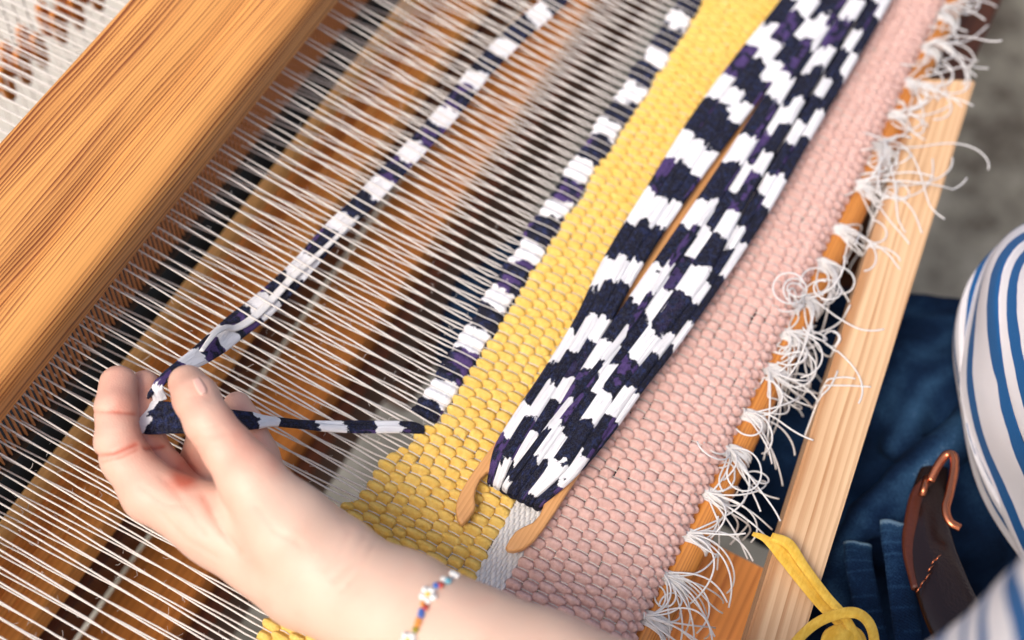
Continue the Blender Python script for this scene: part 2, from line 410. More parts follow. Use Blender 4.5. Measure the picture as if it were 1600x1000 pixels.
# ------------------------------------------------------------------ the warp
warp = empty('warp', (0, .1, 0)); tag(warp, 'white cotton warp threads running from the rug through the reed', 'warp threads')
Y_REED = .166; Z_UP, Z_LOW = .030, -.003
def z_shed(y, up):
    t = np.clip((y - .018) / (Y_REED - .018), 0, None)
    return (Z_UP if up else Z_LOW) * t
for g in GX:
    up = g % 2 == 0; x0 = g * PW
    mb = MB(); r_ = np.random.default_rng(5000 + g)
    zo = (-.0042 if g % 4 >= 2 else 0.0) + .0006 * r_.normal()
    for c in (0,):
        ys, zs = [], []
        for k in range(NR - 1, -1, -1):
            s0, q, m = rows[k][:3]
            if x0 > -1:
                a = .0006 if m != 'header' else .0004
                on = math.cos(math.pi * (g + k)) < 0
                sc = s0 + row_shift(x0, k, q)
                ys += [sc]; zs += [a * (1.0 if on else -1.0)]
        # leading partial rows
        fr = Y_FELL
        for k, L in enumerate(lead):
            if x0 < L[4] - .001:
                on = math.cos(math.pi * (g - 1 - k)) < 0
                ys.append(L[0] + row_shift(x0, -1 - k, L[1])); zs.append(.0012 * (1 if on else -1)); fr = L[0] + L[1] / 2
        if x0 > -.0655:
            on = math.cos(math.pi * (g - 1)) < 0
            ys += [.0068, .0118, .0170]; zs += [.0011 * (1 if on else -1), .0014 * (1 if on else -1), .0011 * (1 if on else -1)]; fr = .0175
        nf = 13
        yf = np.linspace(fr + .004, Y_REED, nf); j = r_.normal(0, .00022, nf)
        yz = (Z_UP if up else Z_LOW) * (yf - fr) / (Y_REED - fr) + r_.normal(0, .0001, nf) + zo * np.clip((yf - fr) / (Y_REED - fr), 0, 1)
        ys += yf.tolist(); zs += yz.tolist()
        # behind the reed to the heddles and on to the back beam
        yb = np.array([.20, .24, .30, .40, .7]); hb = Z_UP if up else Z_LOW
        zb = np.array([hb * 1.05, hb * 1.1, hb * 1.15, hb * .8, 0])
        ys += yb.tolist(); zs += zb.tolist()
        ys = np.array(ys); zs = np.array(zs); n = len(ys)
        off = np.zeros(n); wv = r_.normal(0, .00012, n)
        sep = np.where(ys < fr + .002, .00036, .0005 + .00035 * np.abs(np.sin(ys * r_.uniform(25, 45) + r_.uniform(0, 6))))
        open_ = ys > fr + .002
        drift = np.where(open_, r_.normal(0, .00035) * np.sin(np.clip((ys - fr) / (Y_REED - fr), 0, 1) * math.pi), 0)
        # the pair slips sideways a little and one rides above the other
        xs = x0 + c * sep + wv + drift
        zs = zs + c * np.where(open_, .0005 * np.sin(ys * 40 + g), 0)
        yy, zz = surf(ys, zs)
        p = np.stack([xs, yy, zz], 1)
        tube(mb, p, np.where(ys > fr + .002, .00042, .00026), 6, up=(1, 0, 0), cap=False)
        if x0 < .12:                                       # lint standing off the cotton
            for _ in range(7):
                i_ = r_.integers(len(p) - 20, len(p) - 7); c_ = p[i_] + (p[i_ + 1] - p[i_]) * r_.random(); dd = r_.normal(0, .0011, (2, 3)) * [1, 1, .6]
                tube(mb, [c_, c_ + dd[0], c_ + dd[0] + dd[1]], .00009, 3, cap=False)
    part_of(mb.build('warp_thread', MAT['warp']), warp)

# ------------------------------------------------------------------ beater and reed
beater = empty('beater', (0, .19, .05)); tag(beater, 'wide pine beater rail with heavy grain above a dense brown reed', 'loom beater')
prof = [(.226, .045), (.2262, .0665), (.2245, .0695), (.221, .070)] + [(y, .0700) for y in (.212, .2, .192)] + \
       [(.187, .0694), (.1835, .0680), (.1805, .0655), (.1785, .0648), (.176, .0655), (.172, .0676), (.167, .0686), (.162, .0682), (.158, .0670), (.1545, .0650), (.1522, .0615), (.1515, .056), (.1518, .046), (.154, .044)]
prof = np.array(prof); mb = MB(); xs = np.linspace(-.42, .62, 60); m = len(prof)
v = []
for x in xs:
    wob = .0005 * vnoise(x * 9 + np.arange(m) * .25, 0, 3) * (prof[:, 0] < .19)
    v += [(x, a, b + c) for (a, b), c in zip(prof, wob)]
mb.add(v, grid_faces(len(xs), m).tolist() + [list(range(m)), [(len(xs) - 1) * m + k for k in range(m)][::-1]])
part_of(mb.build('rail', MAT['pine']), beater)
mb = MB(); box(mb, -.42, .62, .1675, .1745, -.020, -.0125, .0015); part_of(mb.build('reed_band', MAT['reed_dark']), beater)
wire = None
for g in GX:
    x = (g + .5) * PW
    if x < -.29: continue
    if wire is None:
        mb = MB(); hw = .00036
        v = [(sx * hw, sy * .0007, z) for z in (-.0135, .015, .0445) for sx, sy in ((-1, -1), (1, -1), (1, 1), (-1, 1))]
        mb.add(v, grid_faces(3, 4)); wire = mb.build('reed_wire', MAT['reed'], smooth=False); o = wire
    else:
        o = wire.copy(); COL.objects.link(o)
    o.location = (x, .1685, 0); part_of(o, beater)

# ------------------------------------------------------------------ bars of the loom under the warp
loom = empty('floor_loom', (0, 0, -.7)); tag(loom, 'wooden floor loom frame whose orange bars show beneath the warp', 'loom')
def bar(name, z, pa, pb, depth, mat, bev=.002, x0=-.5, x1=.9, slant=0.0):
    """pa, pb: pixels on its far and near top edge"""
    ya, yb = P(*pa, z)[1], P(*pb, z)[1]
    mb = MB(); box(mb, x0, x1, yb, ya, z - depth, z, bev)
    o = mb.build(name, MAT[mat]); part_of(o, loom); return o
bar('cross_bar_or_shaded_side', -.050, (4, 806), (28, 810), .030, 'bar_light')
bar('cross_bar_or_shaded_side', -.061, (29, 810), (62, 810), .03, 'bar_deep')  # deeper wood piece added as the shaded near side of the bar above
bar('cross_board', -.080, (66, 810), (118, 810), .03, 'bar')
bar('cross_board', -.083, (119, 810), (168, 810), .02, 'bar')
bar('lower_board', -.120, (150, 810), (212, 810), .03, 'dark_wood')  # dark strip just below the near edge of the boards above
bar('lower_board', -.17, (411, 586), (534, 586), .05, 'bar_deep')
bar('lower_board', -.195, (520, 586), (588, 586), .05, 'dark_wood')  # dark strip along the near edge of the board before it
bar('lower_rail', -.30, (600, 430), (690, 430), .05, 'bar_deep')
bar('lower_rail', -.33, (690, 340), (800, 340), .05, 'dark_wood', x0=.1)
# blue black cloth below the reed, extended back to stand in for shade there
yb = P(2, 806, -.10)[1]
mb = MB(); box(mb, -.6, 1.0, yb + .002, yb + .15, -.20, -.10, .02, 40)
tag(mb.build('dark_cloth_and_shade', MAT['black_blue']), 'blue black cloth below the reed, run back to supply the shade behind it', 'cloth')

# ------------------------------------------------------------------ heddles behind the beater
HP = [(-12, 118), (14, 92), (40, 66), (70, 30), (98, 6), (128, -22)]
hm0 = None
for i, (hx, hy) in enumerate(HP):
    for rowk in (0, 1):
        c = P(hx + rowk * 22, hy + rowk * 12, -.05)
        if hm0 is None:
            e0 = empty('heddle', c); hm0 = e0
            mb = MB(); tube(mb, [(0, 0, .09), (0, 0, .012)], .0005, 6); tube(mb, [(0, 0, -.012), (0, 0, -.2)], .0005, 6)
            a = mb.build('string', MAT['warp']); a.parent = e0
            mb = MB(); t = np.linspace(0, 2 * math.pi, 18)
            tube(mb, np.stack([.0030 * np.cos(t), 0 * t, .0125 * np.sin(t)], 1), .0022, 6, up=(0, 1, 0), cap=False)
            b = mb.build('eye', MAT['bar_deep']); b.parent = e0
            hk = [a, b]; e = e0
        else:
            e = e0.copy(); COL.objects.link(e)
            for k_ in hk: d = k_.copy(); COL.objects.link(d); d.parent = e
        e.location = c
        tag(e, 'brown-eyed string heddle hanging among the threads behind the beater', 'heddle', 'heddles behind the beater')

# ------------------------------------------------------------------ front: rod, breast beam, side pieces
rod = MB(); xs = np.linspace(-.42, .62, 40); RR = .0072; RY, RZ = -.1218, -.0125
tube(rod, [(x, RY + .0003 * math.sin(x * 30), RZ) for x in xs], RR, 20, up=(0, 0, 1))
tag(rod.build('apron_rod', MAT['rod'], loc=(0, RY, RZ)), 'round honey-brown wooden rod with the rug fringe knotted round it', 'rod')
a0, a1 = P(1165, 1000), P(1440, 121); b0, b1 = P(1273, 941), P(1525, 124)
d = nrm(a1 - a0); a0 = a0 - d * .14
b0 = b0 + nrm(b0 - b1) * .14
TH = .022; bm_ = bmesh.new()
vs = [bm_.verts.new(p) for p in (a0, b0, b1, a1)] + [bm_.verts.new(p - np.array([0, 0, TH])) for p in (a0, b0, b1, a1)]
for f in ((3, 2, 1, 0), (4, 5, 6, 7), (0, 1, 5, 4), (1, 2, 6, 5), (2, 3, 7, 6), (3, 0, 4, 7)): bm_.faces.new([vs[i] for i in f])
bmesh.ops.bevel(bm_, geom=list(bm_.edges), offset=.0012, segments=2, affect='EDGES')
ang = math.atan2(d[1], d[0]); org = Vector(a0)
bmesh.ops.transform(bm_, matrix=Matrix.Rotation(-ang, 4, 'Z') @ Matrix.Translation(-org), verts=bm_.verts)
me = bpy.data.meshes.new('breast_beam'); bm_.to_mesh(me); bm_.free(); me.materials.append(MAT['ash'])
o = bpy.data.objects.new('breast_beam', me); COL.objects.link(o); o.location = org; o.rotation_euler[2] = ang
tag(o, 'pale ash board along the front of the loom before the weaver', 'wooden beam')
# dark brown side piece beyond the beam
zz = -.045
y0, y1 = P(1552, 30, zz)[1], P(1400, 200, zz)[1]
mb = MB(); box(mb, .19, 1.1, y0, y1 + .012, zz - .09, zz, .002)
tag(mb.build('dark_beam', MAT['dark_wood']), 'dark brown loom beam in shade behind the fringe at top right', 'wooden beam')
# reddish brown brace seen past the rod
zz = -.075
mb = MB(); c0 = P(1188, 905, zz); c1 = P(1095, 850, zz)
box(mb, -.34, c0[0] + .006, c0[1] - .02, c1[1] + .02, zz - .05, zz, .003)
part_of(mb.build('brace', MAT['bar_deep']), loom)

# ------------------------------------------------------------------ fringe
KN = [(996, 955), (1028, 893), (1055, 824), (1089, 760), (1116, 690), (1142, 634), (1172, 560), (1196, 505), (1226, 452), (1258, 396), (1288, 346), (1322, 276), (1344, 216), (1372, 166), (1396, 118), (1424, 64), (1446, 12), (1474, -48)]
def curl(p0, d0, L, n, r_, ax, k, grav):
    """one loose end: a slowly changing arc that sags, kept off the rod and the board"""
    p = np.array(p0, float); d = nrm(d0); out = [p.copy()]; st = L / n; dk = r_.normal(0, .07)
    for i in range(n):
        k += dk; dk = dk * .9 + r_.normal(0, .035)
        d = nrm(d + np.cross(ax, d) * k * st * 60 + np.array([0, 0, -grav]) * st * 40)
        q_ = p + d * st
        rr_ = np.array([q_[1] - RY, q_[2] - RZ]); dd = np.linalg.norm(rr_)
        if dd < RR + .0012: rr_ = rr_ / (dd + 1e-9) * (RR + .0012); q_[1], q_[2] = RY + rr_[0], RZ + rr_[1]
        ye_ = -.1602 + (q_[0] + .092) * .1065 + .0006
        if q_[1] < ye_ and -.03 < q_[2] < .0010:
            if p[1] >= ye_ and q_[2] < -.004: q_[1] = ye_
            else: q_[2] = .0010; d[2] = max(d[2], 0); k *= 1.05
        p = q_; out.append(p.copy())
    return np.array(out)
for j, (kx, ky) in enumerate(KN):
    r_ = np.random.default_rng(300 + j); mb = MB()
    kp = P(kx, ky, -.004); x = kp[0]
    K = np.array([x, RY + RR * .75, RZ + RR * .95])
    for i in range(10):                                   # ends gathered from the cloth's edge
        dx = (i / 9 - .5) * .0165
        ye, ze = surf(np.array(S_END), 0.0)
        p = resample([(x + dx, float(ye) + .001, float(ze) - .001), (x + dx * .95, float(ye) - .001, float(ze) + .0005), (x + dx * .45 + r_.normal(0, .0005), (float(ye) + K[1]) / 2, (float(ze) + K[2]) / 2 + .001), K + r_.normal(0, .0006, 3)], 12)
        tube(mb, p, .00042, 6)
    for i in range(9):                                    # hitches round the rod
        off = (i - 4) * .00075; t = np.linspace(3.0, -1.9, 24); sk = r_.uniform(-.0035, .0035)
        rr = RR + .0006 + .0002 * (i % 2)
        p = np.stack([x + off + sk * (t - .9) / 4, RY + rr * np.cos(t), RZ + rr * np.sin(t)], 1)
        tube(mb, p, .00055, 6, up=(1, 0, 0))
    for i in range(4):                                    # the knot itself
        t = np.linspace(0, 2 * math.pi, 16); a_ = nrm(r_.normal(size=3)); b_ = nrm(np.cross(a_, r_.normal(size=3)))
        c_ = np.cross(a_, b_); rr = r_.uniform(.0013, .0022)
        p = K + np.array([0, -.0005, .0008]) + rr * (np.cos(t)[:, None] * b_ + .7 * np.sin(t)[:, None] * c_)
        tube(mb, p, .0005, 6, up=(0, 1, 0), cap=False)
    big = 1.45 if j in (6, 7, 8, 11, 12) else (1.15 if j in (1, 3, 4, 14, 15) else .9)
    dirb = nrm([r_.normal(-.25, .45), -1, r_.uniform(.1, .6)]); kt = r_.choice([-1, 1]) * r_.uniform(.35, 1.0); gt = r_.uniform(.45, 1.1)
    for i in range(int(12 * min(big, 1.45))):
        L = r_.uniform(.026, .050) * big; ax = nrm(np.array([.15, .15, 1]) + r_.normal(0, .35, 3))
        wild = r_.choice([1, 1, 1, -1.2, 2.3])
        p = curl(K + [0, -.001, .0012] + r_.normal(0, .0004, 3), nrm(dirb + r_.normal(0, .32, 3)), L, 40, r_, ax, kt * r_.uniform(.5, 1.3) * wild, gt * r_.uniform(.4, 1.3))
        tube(mb, p, .00043, 6)
    part_of(mb.build('fringe_tassel', MAT['header']), rug)

# ------------------------------------------------------------------ ribbon builder for printed strips
def ribbon_profile(m=18, seed=0, flat=.3, folds=3):
    r_ = np.random.default_rng(seed); a = np.arange(m) * 2 * math.pi / m
    x = np.sign(np.cos(a)) * np.abs(np.cos(a)) ** .8; y = flat * np.sin(a)
    return np.stack([x, y], 1)
def ribbon(mb, pts, width, flat, seed=0, n=90, twist=None, folds=1.0, v0=0.0, m=22):
    """soft flattened cloth strip: pts (k,3), width (k,) half widths, flat (k,)"""
    r_ = np.random.default_rng(seed); k = len(pts)
    p = resample(pts, n); tt = np.linspace(0, k - 1, n)
    wd = np.interp(tt, range(k), width); fl = np.interp(tt, range(k), flat)
    tw = np.zeros(n) if twist is None else np.interp(tt, range(k), twist)
    t, s, u = frames(p)
    L = np.concatenate([[0], np.cumsum(np.linalg.norm(np.diff(p, axis=0), axis=1))])
    a = np.arange(m) * 2 * math.pi / m; ca, sa = np.cos(a), np.sin(a)
    cx = np.sign(ca) * np.abs(ca) ** .88
    X = cx[None] * wd[:, None]; Y = sa[None] * (wd * fl)[:, None]
    c1, c2 = r_.uniform(-.45, -.05), r_.uniform(.1, .55)
    for cc, am in ((c1, .5), (c2, .35), (r_.uniform(-.8, .8), .25)):
        ctr = cc + .18 * np.sin(L * r_.uniform(25, 60) + r_.uniform(0, 6))
        amp = am * folds * (.6 + .4 * np.sin(L * r_.uniform(30, 70) + r_.uniform(0, 6)))
        gq = np.exp(-((cx[None] - ctr[:, None]) / .13) ** 2) * (sa[None] > 0)
        Y = Y - gq * amp[:, None] * (wd * fl)[:, None]
    c, q = np.cos(tw)[:, None], np.sin(tw)[:, None]; X, Y = X * c - Y * q, X * q + Y * c
    v = p[:, None] + s[:, None] * X[..., None] + u[:, None] * Y[..., None]
    uv = np.stack([np.broadcast_to(cx * .5 + .5, (n, m)), np.broadcast_to((L + v0)[:, None], (n, m))], -1).reshape(-1, 2)
    mb.add(v.reshape(-1, 3), grid_faces(n, m).tolist() + [list(range(m))[::-1], [(n - 1) * m + i for i in range(m)]], uv)

# ------------------------------------------------------------------ stick shuttle
def pxl(l, z): return [P(690 + a / 3.333, 600 + b / 3.333, z) for a, b in l]
ZS = .0105
horn_l_out = [(245, 345), (180, 430), (130, 505), (98, 560), (80, 605), (74, 655), (82, 700), (102, 728)]
horn_l_in = [(118, 722), (145, 690), (170, 655), (178, 628), (172, 590), (180, 540), (200, 492), (236, 458), (290, 440)]
horn_r_in = [(480, 560), (530, 585), (535, 602), (528, 640), (510, 680), (475, 718), (420, 742), (385, 765), (355, 805), (334, 846)]
horn_r_out = [(345, 862), (375, 868), (425, 856), (480, 815), (530, 752), (590, 665), (650, 570), (710, 480)]
tail_r = [P(1330, -10, ZS), P(1500, -290, ZS)]; tail_l = [P(1425, -290, ZS), P(1252, -10, ZS), P(990, 405, ZS)]
outl = pxl(horn_l_in[::-1], ZS)[::-1]
poly = pxl(horn_l_out, ZS) + pxl(horn_l_in, ZS) + pxl(horn_r_in, ZS) + pxl(horn_r_out, ZS) + tail_r + tail_l
bm_ = bmesh.new(); vs = [bm_.verts.new(p) for p in poly]; f = bm_.faces.new(vs)
if f.normal.z < 0: f.normal_flip()
bm_.normal_update()
if f.normal.z < 0: f.normal_flip()
ex = bmesh.ops.extrude_face_region(bm_, geom=[f]); tv = [e for e in ex['geom'] if isinstance(e, bmesh.types.BMVert)]
for v_ in tv: v_.co.z -= .0046
bmesh.ops.recalc_face_normals(bm_, faces=bm_.faces)
rim = [e for e in bm_.edges if abs(e.verts[0].co.z - e.verts[1].co.z) < 1e-6]
bmesh.ops.bevel(bm_, geom=rim, offset=.0013, segments=3, affect='EDGES', profile=.5, clamp_overlap=True)
bmesh.ops.triangulate(bm_, faces=[f_ for f_ in bm_.faces if len(f_.verts) > 6])
sa_ = P(770, 830, ZS); sb_ = P(1290, 0, ZS); ang = math.atan2(sb_[1] - sa_[1], sb_[0] - sa_[0])
bmesh.ops.transform(bm_, matrix=Matrix.Rotation(-ang, 4, 'Z') @ Matrix.Translation(-Vector(sa_)), verts=bm_.verts)
me = bpy.data.meshes.new('stick_shuttle'); bm_.to_mesh(me); bm_.free(); me.materials.append(MAT['shuttle'])
me.polygons.foreach_set('use_smooth', np.ones(len(me.polygons), bool))
o = bpy.data.objects.new('stick_shuttle', me); COL.objects.link(o); o.location = sa_; o.rotation_euler[2] = ang
md = o.modifiers.new('edges', 'WEIGHTED_NORMAL')
tag(o, 'flat wooden stick shuttle with two pointed prongs lying across the rug', 'shuttle')

# printed strip wound on the shuttle
wind = empty('wound_fabric', P(1000, 400)); tag(wind, 'thick winding of navy and white printed strips wrapped lengthwise on the wooden shuttle', 'fabric strips')
ST = [((764, 738), (856, 782)), ((774, 694), (905, 738)), ((810, 636), (958, 672)), ((848, 580), (1003, 608)), ((897, 500), (1062, 532)), ((945, 400), (1128, 437)),
      ((1012, 290), (1198, 330)), ((1075, 190), (1264, 218)), ((1145, 95), (1325, 114)), ((1222, 0), (1388, 0)), ((1322, -150), (1470, -150))]
def fr_at(st, f, z):
    (a, b), (c, d_) = ST[st]; return P(a + (c - a) * f, b + (d_ - b) * f, z)
# strand edges as fractions at each station
ED = {
 'A': [(.00, .14), (.00, .15), (.00, .15), (.00, .13), (.00, .12), (.00, .12), (.00, .13), (.00, .15), (.00, .17), (.00, .2), (.0, .2)],
 'B': [(.11, .26), (.12, .27), (.11, .25), (.10, .23), (.09, .21), (.10, .23), (.11, .25), (.13, .28), (.15, .31), (.18, .36), (.2, .4)],
 'C': [(.22, .40), (.24, .42), (.22, .40), (.20, .36), (.18, .33), (.20, .335), (.22, .355), (.25, .405), (.29, .45), (.34, .5), (.4, .5)],
 'D': [(.36, .56), (.38, .57), (.37, .56), (.34, .56), (.33, .56), (.40, .60), (.43, .62), (.455, .63), (.45, .62), (.46, .62), (.5, .66)],
 'E': [(.50, .70), (.50, .70), (.50, .68), (.50, .68), (.51, .70), (.56, .74), (.58, .73), (.59, .73), (.58, .72), (.58, .72), (.6, .75)],
 'F': [(.64, .84), (.64, .86), (.62, .82), (.62, .82), (.64, .84), (.69, .88), (.69, .82), (.69, .80), (.68, .79), (.68, .80), (.72, .84)],
 'G': [(.78, 1.0), (.80, 1.0), (.77, .96), (.77, .95), (.79, .94), (.86, .95), (.835, .93), (.82, .92), (.82, .92), (.84, .94), (.85, .95)],
 'H': [(.90, 1.0), (.92, 1.01), (.90, 1.02), (.90, 1.02), (.90, 1.02), (.93, 1.02), (.90, 1.02), (.89, 1.01), (.89, 1.01), (.91, 1.02), (.92, 1.0)],
 'J': [(.30, .36), (.36, .43), (.38, .45), (.42, .48), (.46, .53), (.50, .57), (.53, .60), (.56, .62), (.55, .61), (.55, .61), (.58, .65)],
}
lift = {'A': .0, 'B': .003, 'C': .0015, 'D': .004, 'E': .0025, 'F': .003, 'G': .001, 'H': -.001, 'I': .0035, 'J': .0065, 'K': .006}
for n_, (kx_, ed) in enumerate(ED.items()):
    pts, wd, fl = [], [], []
    r_ = np.random.default_rng(60 + n_)
    # the strand turns round the notch between the prongs
    for st in range(len(ST)):
        mid = (ed[st][0] + ed[st][1]) / 2; hwf = (ed[st][1] - ed[st][0]) / 2
        z = .0136 + lift[kx_]*.9 + (.0015 if st in (1, 2, 3) else 0) - (.004 if st == 0 else 0)
        c = fr_at(st, mid, z); L_, R_ = fr_at(st, ed[st][0], z), fr_at(st, ed[st][1], z)
        pts.append(c); w_ = np.linalg.norm(R_ - L_) / 2; wd.append(max(w_, .0016)); fl.append(min(.0029 / max(w_, .0016), .8) if kx_ not in 'IJK' else .6)
    d0 = nrm(pts[0] - pts[1])
    pts = [pts[0] + np.array([-.0005 * d0[0], -.0005 * d0[1], -.012]), pts[0] + np.array([.0022 * d0[0], .0022 * d0[1], -.005])] + pts
    wd = [wd[0] * .8, wd[0] * .95] + wd; fl = [fl[0] * .8, fl[0]] + fl
    mb = MB(); ribbon(mb, pts, wd, fl, 60 + n_, n=170, folds=.95, v0=r_.uniform(0, .05), m=24)
    part_of(mb.build('fabric_strand', MAT['print']), wind)
# the underside of the winding, on the far face of the shuttle
for n_, (f0, f1) in enumerate(((.02, .3), (.28, .5), (.52, .76), (.74, .99))):
    pts = [fr_at(st, (f0 + f1) / 2, .0048) for st in range(len(ST))]
    wd = [np.linalg.norm(fr_at(st, f1, 0) - fr_at(st, f0, 0)) / 2 for st in range(len(ST))]
    mb = MB(); ribbon(mb, pts, wd, [.0016 / w_ for w_ in wd], 90 + n_, n=90, folds=.4, m=12); part_of(mb.build('fabric_strand', MAT['print']), wind)

# ------------------------------------------------------------------ strip in the shed and through the fingers
def poly3(l): return [P(a, b, c) for a, b, c in l]
strip = empty('fabric_strip', P(560, 310)); tag(strip, 'loose navy and white printed strip laid in the open shed and pulled by the hand', 'fabric strip')
up_ = [(930, -70, .006), (868, 0, .006), (808, 52, .006), (750, 112, .006), (706, 168, .0065), (655, 225, .007), (607, 275, .007), (562, 322, .0075), (520, 362, .008), (480, 408, .0085), (444, 446, .009), (408, 480, .011), (372, 508, .016), (340, 535, .026), (312, 556, .036), (282, 574, .045), (256, 592, .050), (246, 606, .050), (250, 625, .045)]
wd = [.0062, .0062, .0062, .006, .006, .0058, .0058, .0057, .0056, .0056, .0062, .0068, .0066, .0058, .0046, .0032, .0022, .0024, .003]
fl = [.22] * 10 + [.28, .35, .4, .4, .45, .5, .6, .5, .4]
tw = [0] * 12 + [.1, .3, .4, .3, .1, 0, 0]
mb = MB(); ribbon(mb, poly3(up_), wd, fl, 11, n=260, twist=tw, folds=.9, v0=.004)
part_of(mb.build('laid_length', MAT['print']), strip)
mb = MB(); ribbon(mb, poly3([(560, 338, .0100), (500, 395, .0115), (462, 428, .0125), (425, 468, .0140), (395, 497, .0165), (370, 512, .021), (352, 512, .027), (335, 522, .034), (315, 548, .042)]), [.0009, .0013, .0018, .002, .002, .0018, .0016, .0014, .001], [.6] * 9, 12, n=80, folds=.5)
part_of(tag(mb.build('folded_edge', MAT['header']), 'white folded edge of the strip'), strip)
low_ = [(196, 648, .0405), (212, 650, .0432), (238, 652, .045), (268, 653, .046), (300, 655, .046), (340, 656, .044), (372, 657, .041), (400, 657, .037), (432, 659, .030), (470, 663, .024), (510, 666, .019), (560, 667, .013), (610, 667, .008), (645, 668, .0045), (662, 672, .002)]
wd = [.0052, .0078, .0080, .0074, .0066, .0055, .0050, .0044, .0028, .0030, .0034, .0036, .0034, .0032, .002]
fl = [.25, .2, .2, .2, .25, .3, .3, .35, .6, .55, .5, .45, .45, .4, .5]
mb = MB(); ribbon(mb, poly3(low_), wd, fl, 15, n=200, twist=[0, 0, 0, 0, 0, 0, 0, .1, .5, .6, .4, .2, .2, .1, 0], folds=1.0, v0=.010)
part_of(mb.build('held_length', MAT['print']), strip)
mb = MB(); ribbon(mb, poly3([(240, 608, .050), (228, 622, .040), (208, 640, .036), (206, 650, .040), (214, 652, .0432)]), [.003, .004, .005, .006, .0065], [.3] * 5, 17, n=40, folds=.3)
part_of(mb.build('turn', MAT['print']), strip)

# ------------------------------------------------------------------ yellow scrap over the beam
scrap = empty('yellow_scrap', P(1250, 900)); tag(scrap, 'yellow jersey offcut looped over the pale front board', 'fabric scrap')
mb = MB(); ribbon(mb, poly3([(1176, 834, .004), (1196, 842, .006), (1222, 866, .006), (1252, 905, .005), (1283, 944, .005), (1310, 972, .006), (1334, 1004, .006), (1352, 1040, .0)]), [.0010, .0018, .0034, .0030, .0026, .0023, .0024, .0024], [.5, .45, .3, .35, .4, .45, .4, .4], 31, n=90, folds=1.0)
part_of(mb.build('long_tail', MAT['yellow_scrap']), scrap)
mb = MB(); ribbon(mb, poly3([(1205, 838, .007), (1232, 850, .0085), (1256, 884, .008), (1290, 930, .008), (1318, 962, .009), (1345, 1006, .006)]), [.002, .0026, .0022, .0022, .0022, .002], [.5] * 6, 32, n=70, folds=.8)
part_of(mb.build('folded_tail', MAT['yellow_scrap']), scrap)
mb = MB(); ribbon(mb, poly3([(1225, 1030, .004), (1246, 1000, .005), (1275, 974, .007), (1308, 960, .010), (1338, 958, .011), (1358, 974, .008), (1366, 1004, .003), (1360, 1040, -.002)]), [.0021, .0021, .0022, .0023, .0025, .0025, .0023, .0021], [.5] * 8, 33, n=80, folds=.8)
part_of(mb.build('loop', MAT['yellow_scrap']), scrap)
mb = MB(); ribbon(mb, poly3([(1292, 1010, .000), (1300, 996, .004), (1318, 990, .006), (1338, 996, .005), (1346, 1018, .0)]), [.003, .0042, .0045, .004, .003], [.55] * 5, 34, n=50, folds=.8)
part_of(mb.build('knot', MAT['yellow_scrap']), scrap)
#PERSON
# ------------------------------------------------------------------ the weaver
import openvdb
def seg(p, a, b, ra, rb):
    a = np.asarray(a, np.float32); b = np.asarray(b, np.float32); ab = b - a; L2 = float(ab @ ab) + 1e-12
    t = np.clip(((p - a) @ ab) / L2, 0, 1)
    d = p - (a + t[..., None] * ab)
    return np.sqrt(np.einsum('...i,...i', d, d)) - (ra + t * (rb - ra))
def smin(a, b, k):
    h = np.clip(.5 + .5 * (b - a) / k, 0, 1); return b + (a - b) * h - k * h * (1 - h)
def chain(p, pts, k=.002):
    d = None
    for (a, ra), (b, rb) in zip(pts[:-1], pts[1:]):
        e = seg(p, a, b, ra, rb); d = e if d is None else smin(d, e, k)
    return d
def sdf_mesh(fn, lo, hi, vox):
    lo = np.asarray(lo, float); n = np.ceil((np.asarray(hi) - lo) / vox).astype(int)
    ax = [lo[i] + vox * np.arange(n[i]) for i in range(3)]
    out = np.empty(n, np.float32)
    for i0 in range(0, n[0], 40):
        p = np.stack(np.meshgrid(ax[0][i0:i0 + 40], ax[1], ax[2], indexing='ij'), -1).astype(np.float32)
        out[i0:i0 + 40] = fn(p)
    g = openvdb.FloatGrid(3 * vox); g.copyFromArray((np.clip(out, -3 * vox, 3 * vox)).astype(np.float32)); g.gridClass = openvdb.GridClass.LEVEL_SET
    v, q = g.convertToQuads(0.0)
    return lo + np.asarray(v, float) * vox, np.asarray(q)[:, ::-1]
def pmesh(name, v, q, mat, parent, smooth_it=2, attr=None, uvv=None):
    me = bpy.data.meshes.new(name); me.from_pydata(v.tolist(), [], q.tolist()); me.update()
    b = bmesh.new(); b.from_mesh(me)
    for _ in range(smooth_it): bmesh.ops.smooth_vert(b, verts=b.verts, factor=.5, use_axis_x=True, use_axis_y=True, use_axis_z=True)
    b.to_mesh(me); b.free()
    if attr:
        a = me.attributes.new(attr[0], 'FLOAT', 'POINT'); a.data.foreach_set('value', np.asarray(attr[1], np.float32))
    if uvv is not None:
        l = me.uv_layers.new(name='UVMap'); idx = np.empty(len(me.loops), int); me.loops.foreach_get('vertex_index', idx)
        l.data.foreach_set('uv', np.stack([0 * uvv, uvv], 1)[idx].ravel())
    me.polygons.foreach_set('use_smooth', np.ones(len(me.polygons), bool)); me.materials.append(mat)
    o = bpy.data.objects.new(name, me); COL.objects.link(o); part_of(o, parent); return o
def Qv(p):
    c = (np.asarray(p) - CAM) @ R; return np.stack([c[:, 0] / c[:, 2] * F + 800, c[:, 1] / c[:, 2] * F + 500], 1)
person = empty('person', P(1500, 800, -.1))
tag(person, 'seated weaver in blue-striped white shirt and jeans, hand drawing a printed strip through the warp', 'person')
J = lambda x, y, z, r: (P(x, y, z), r)
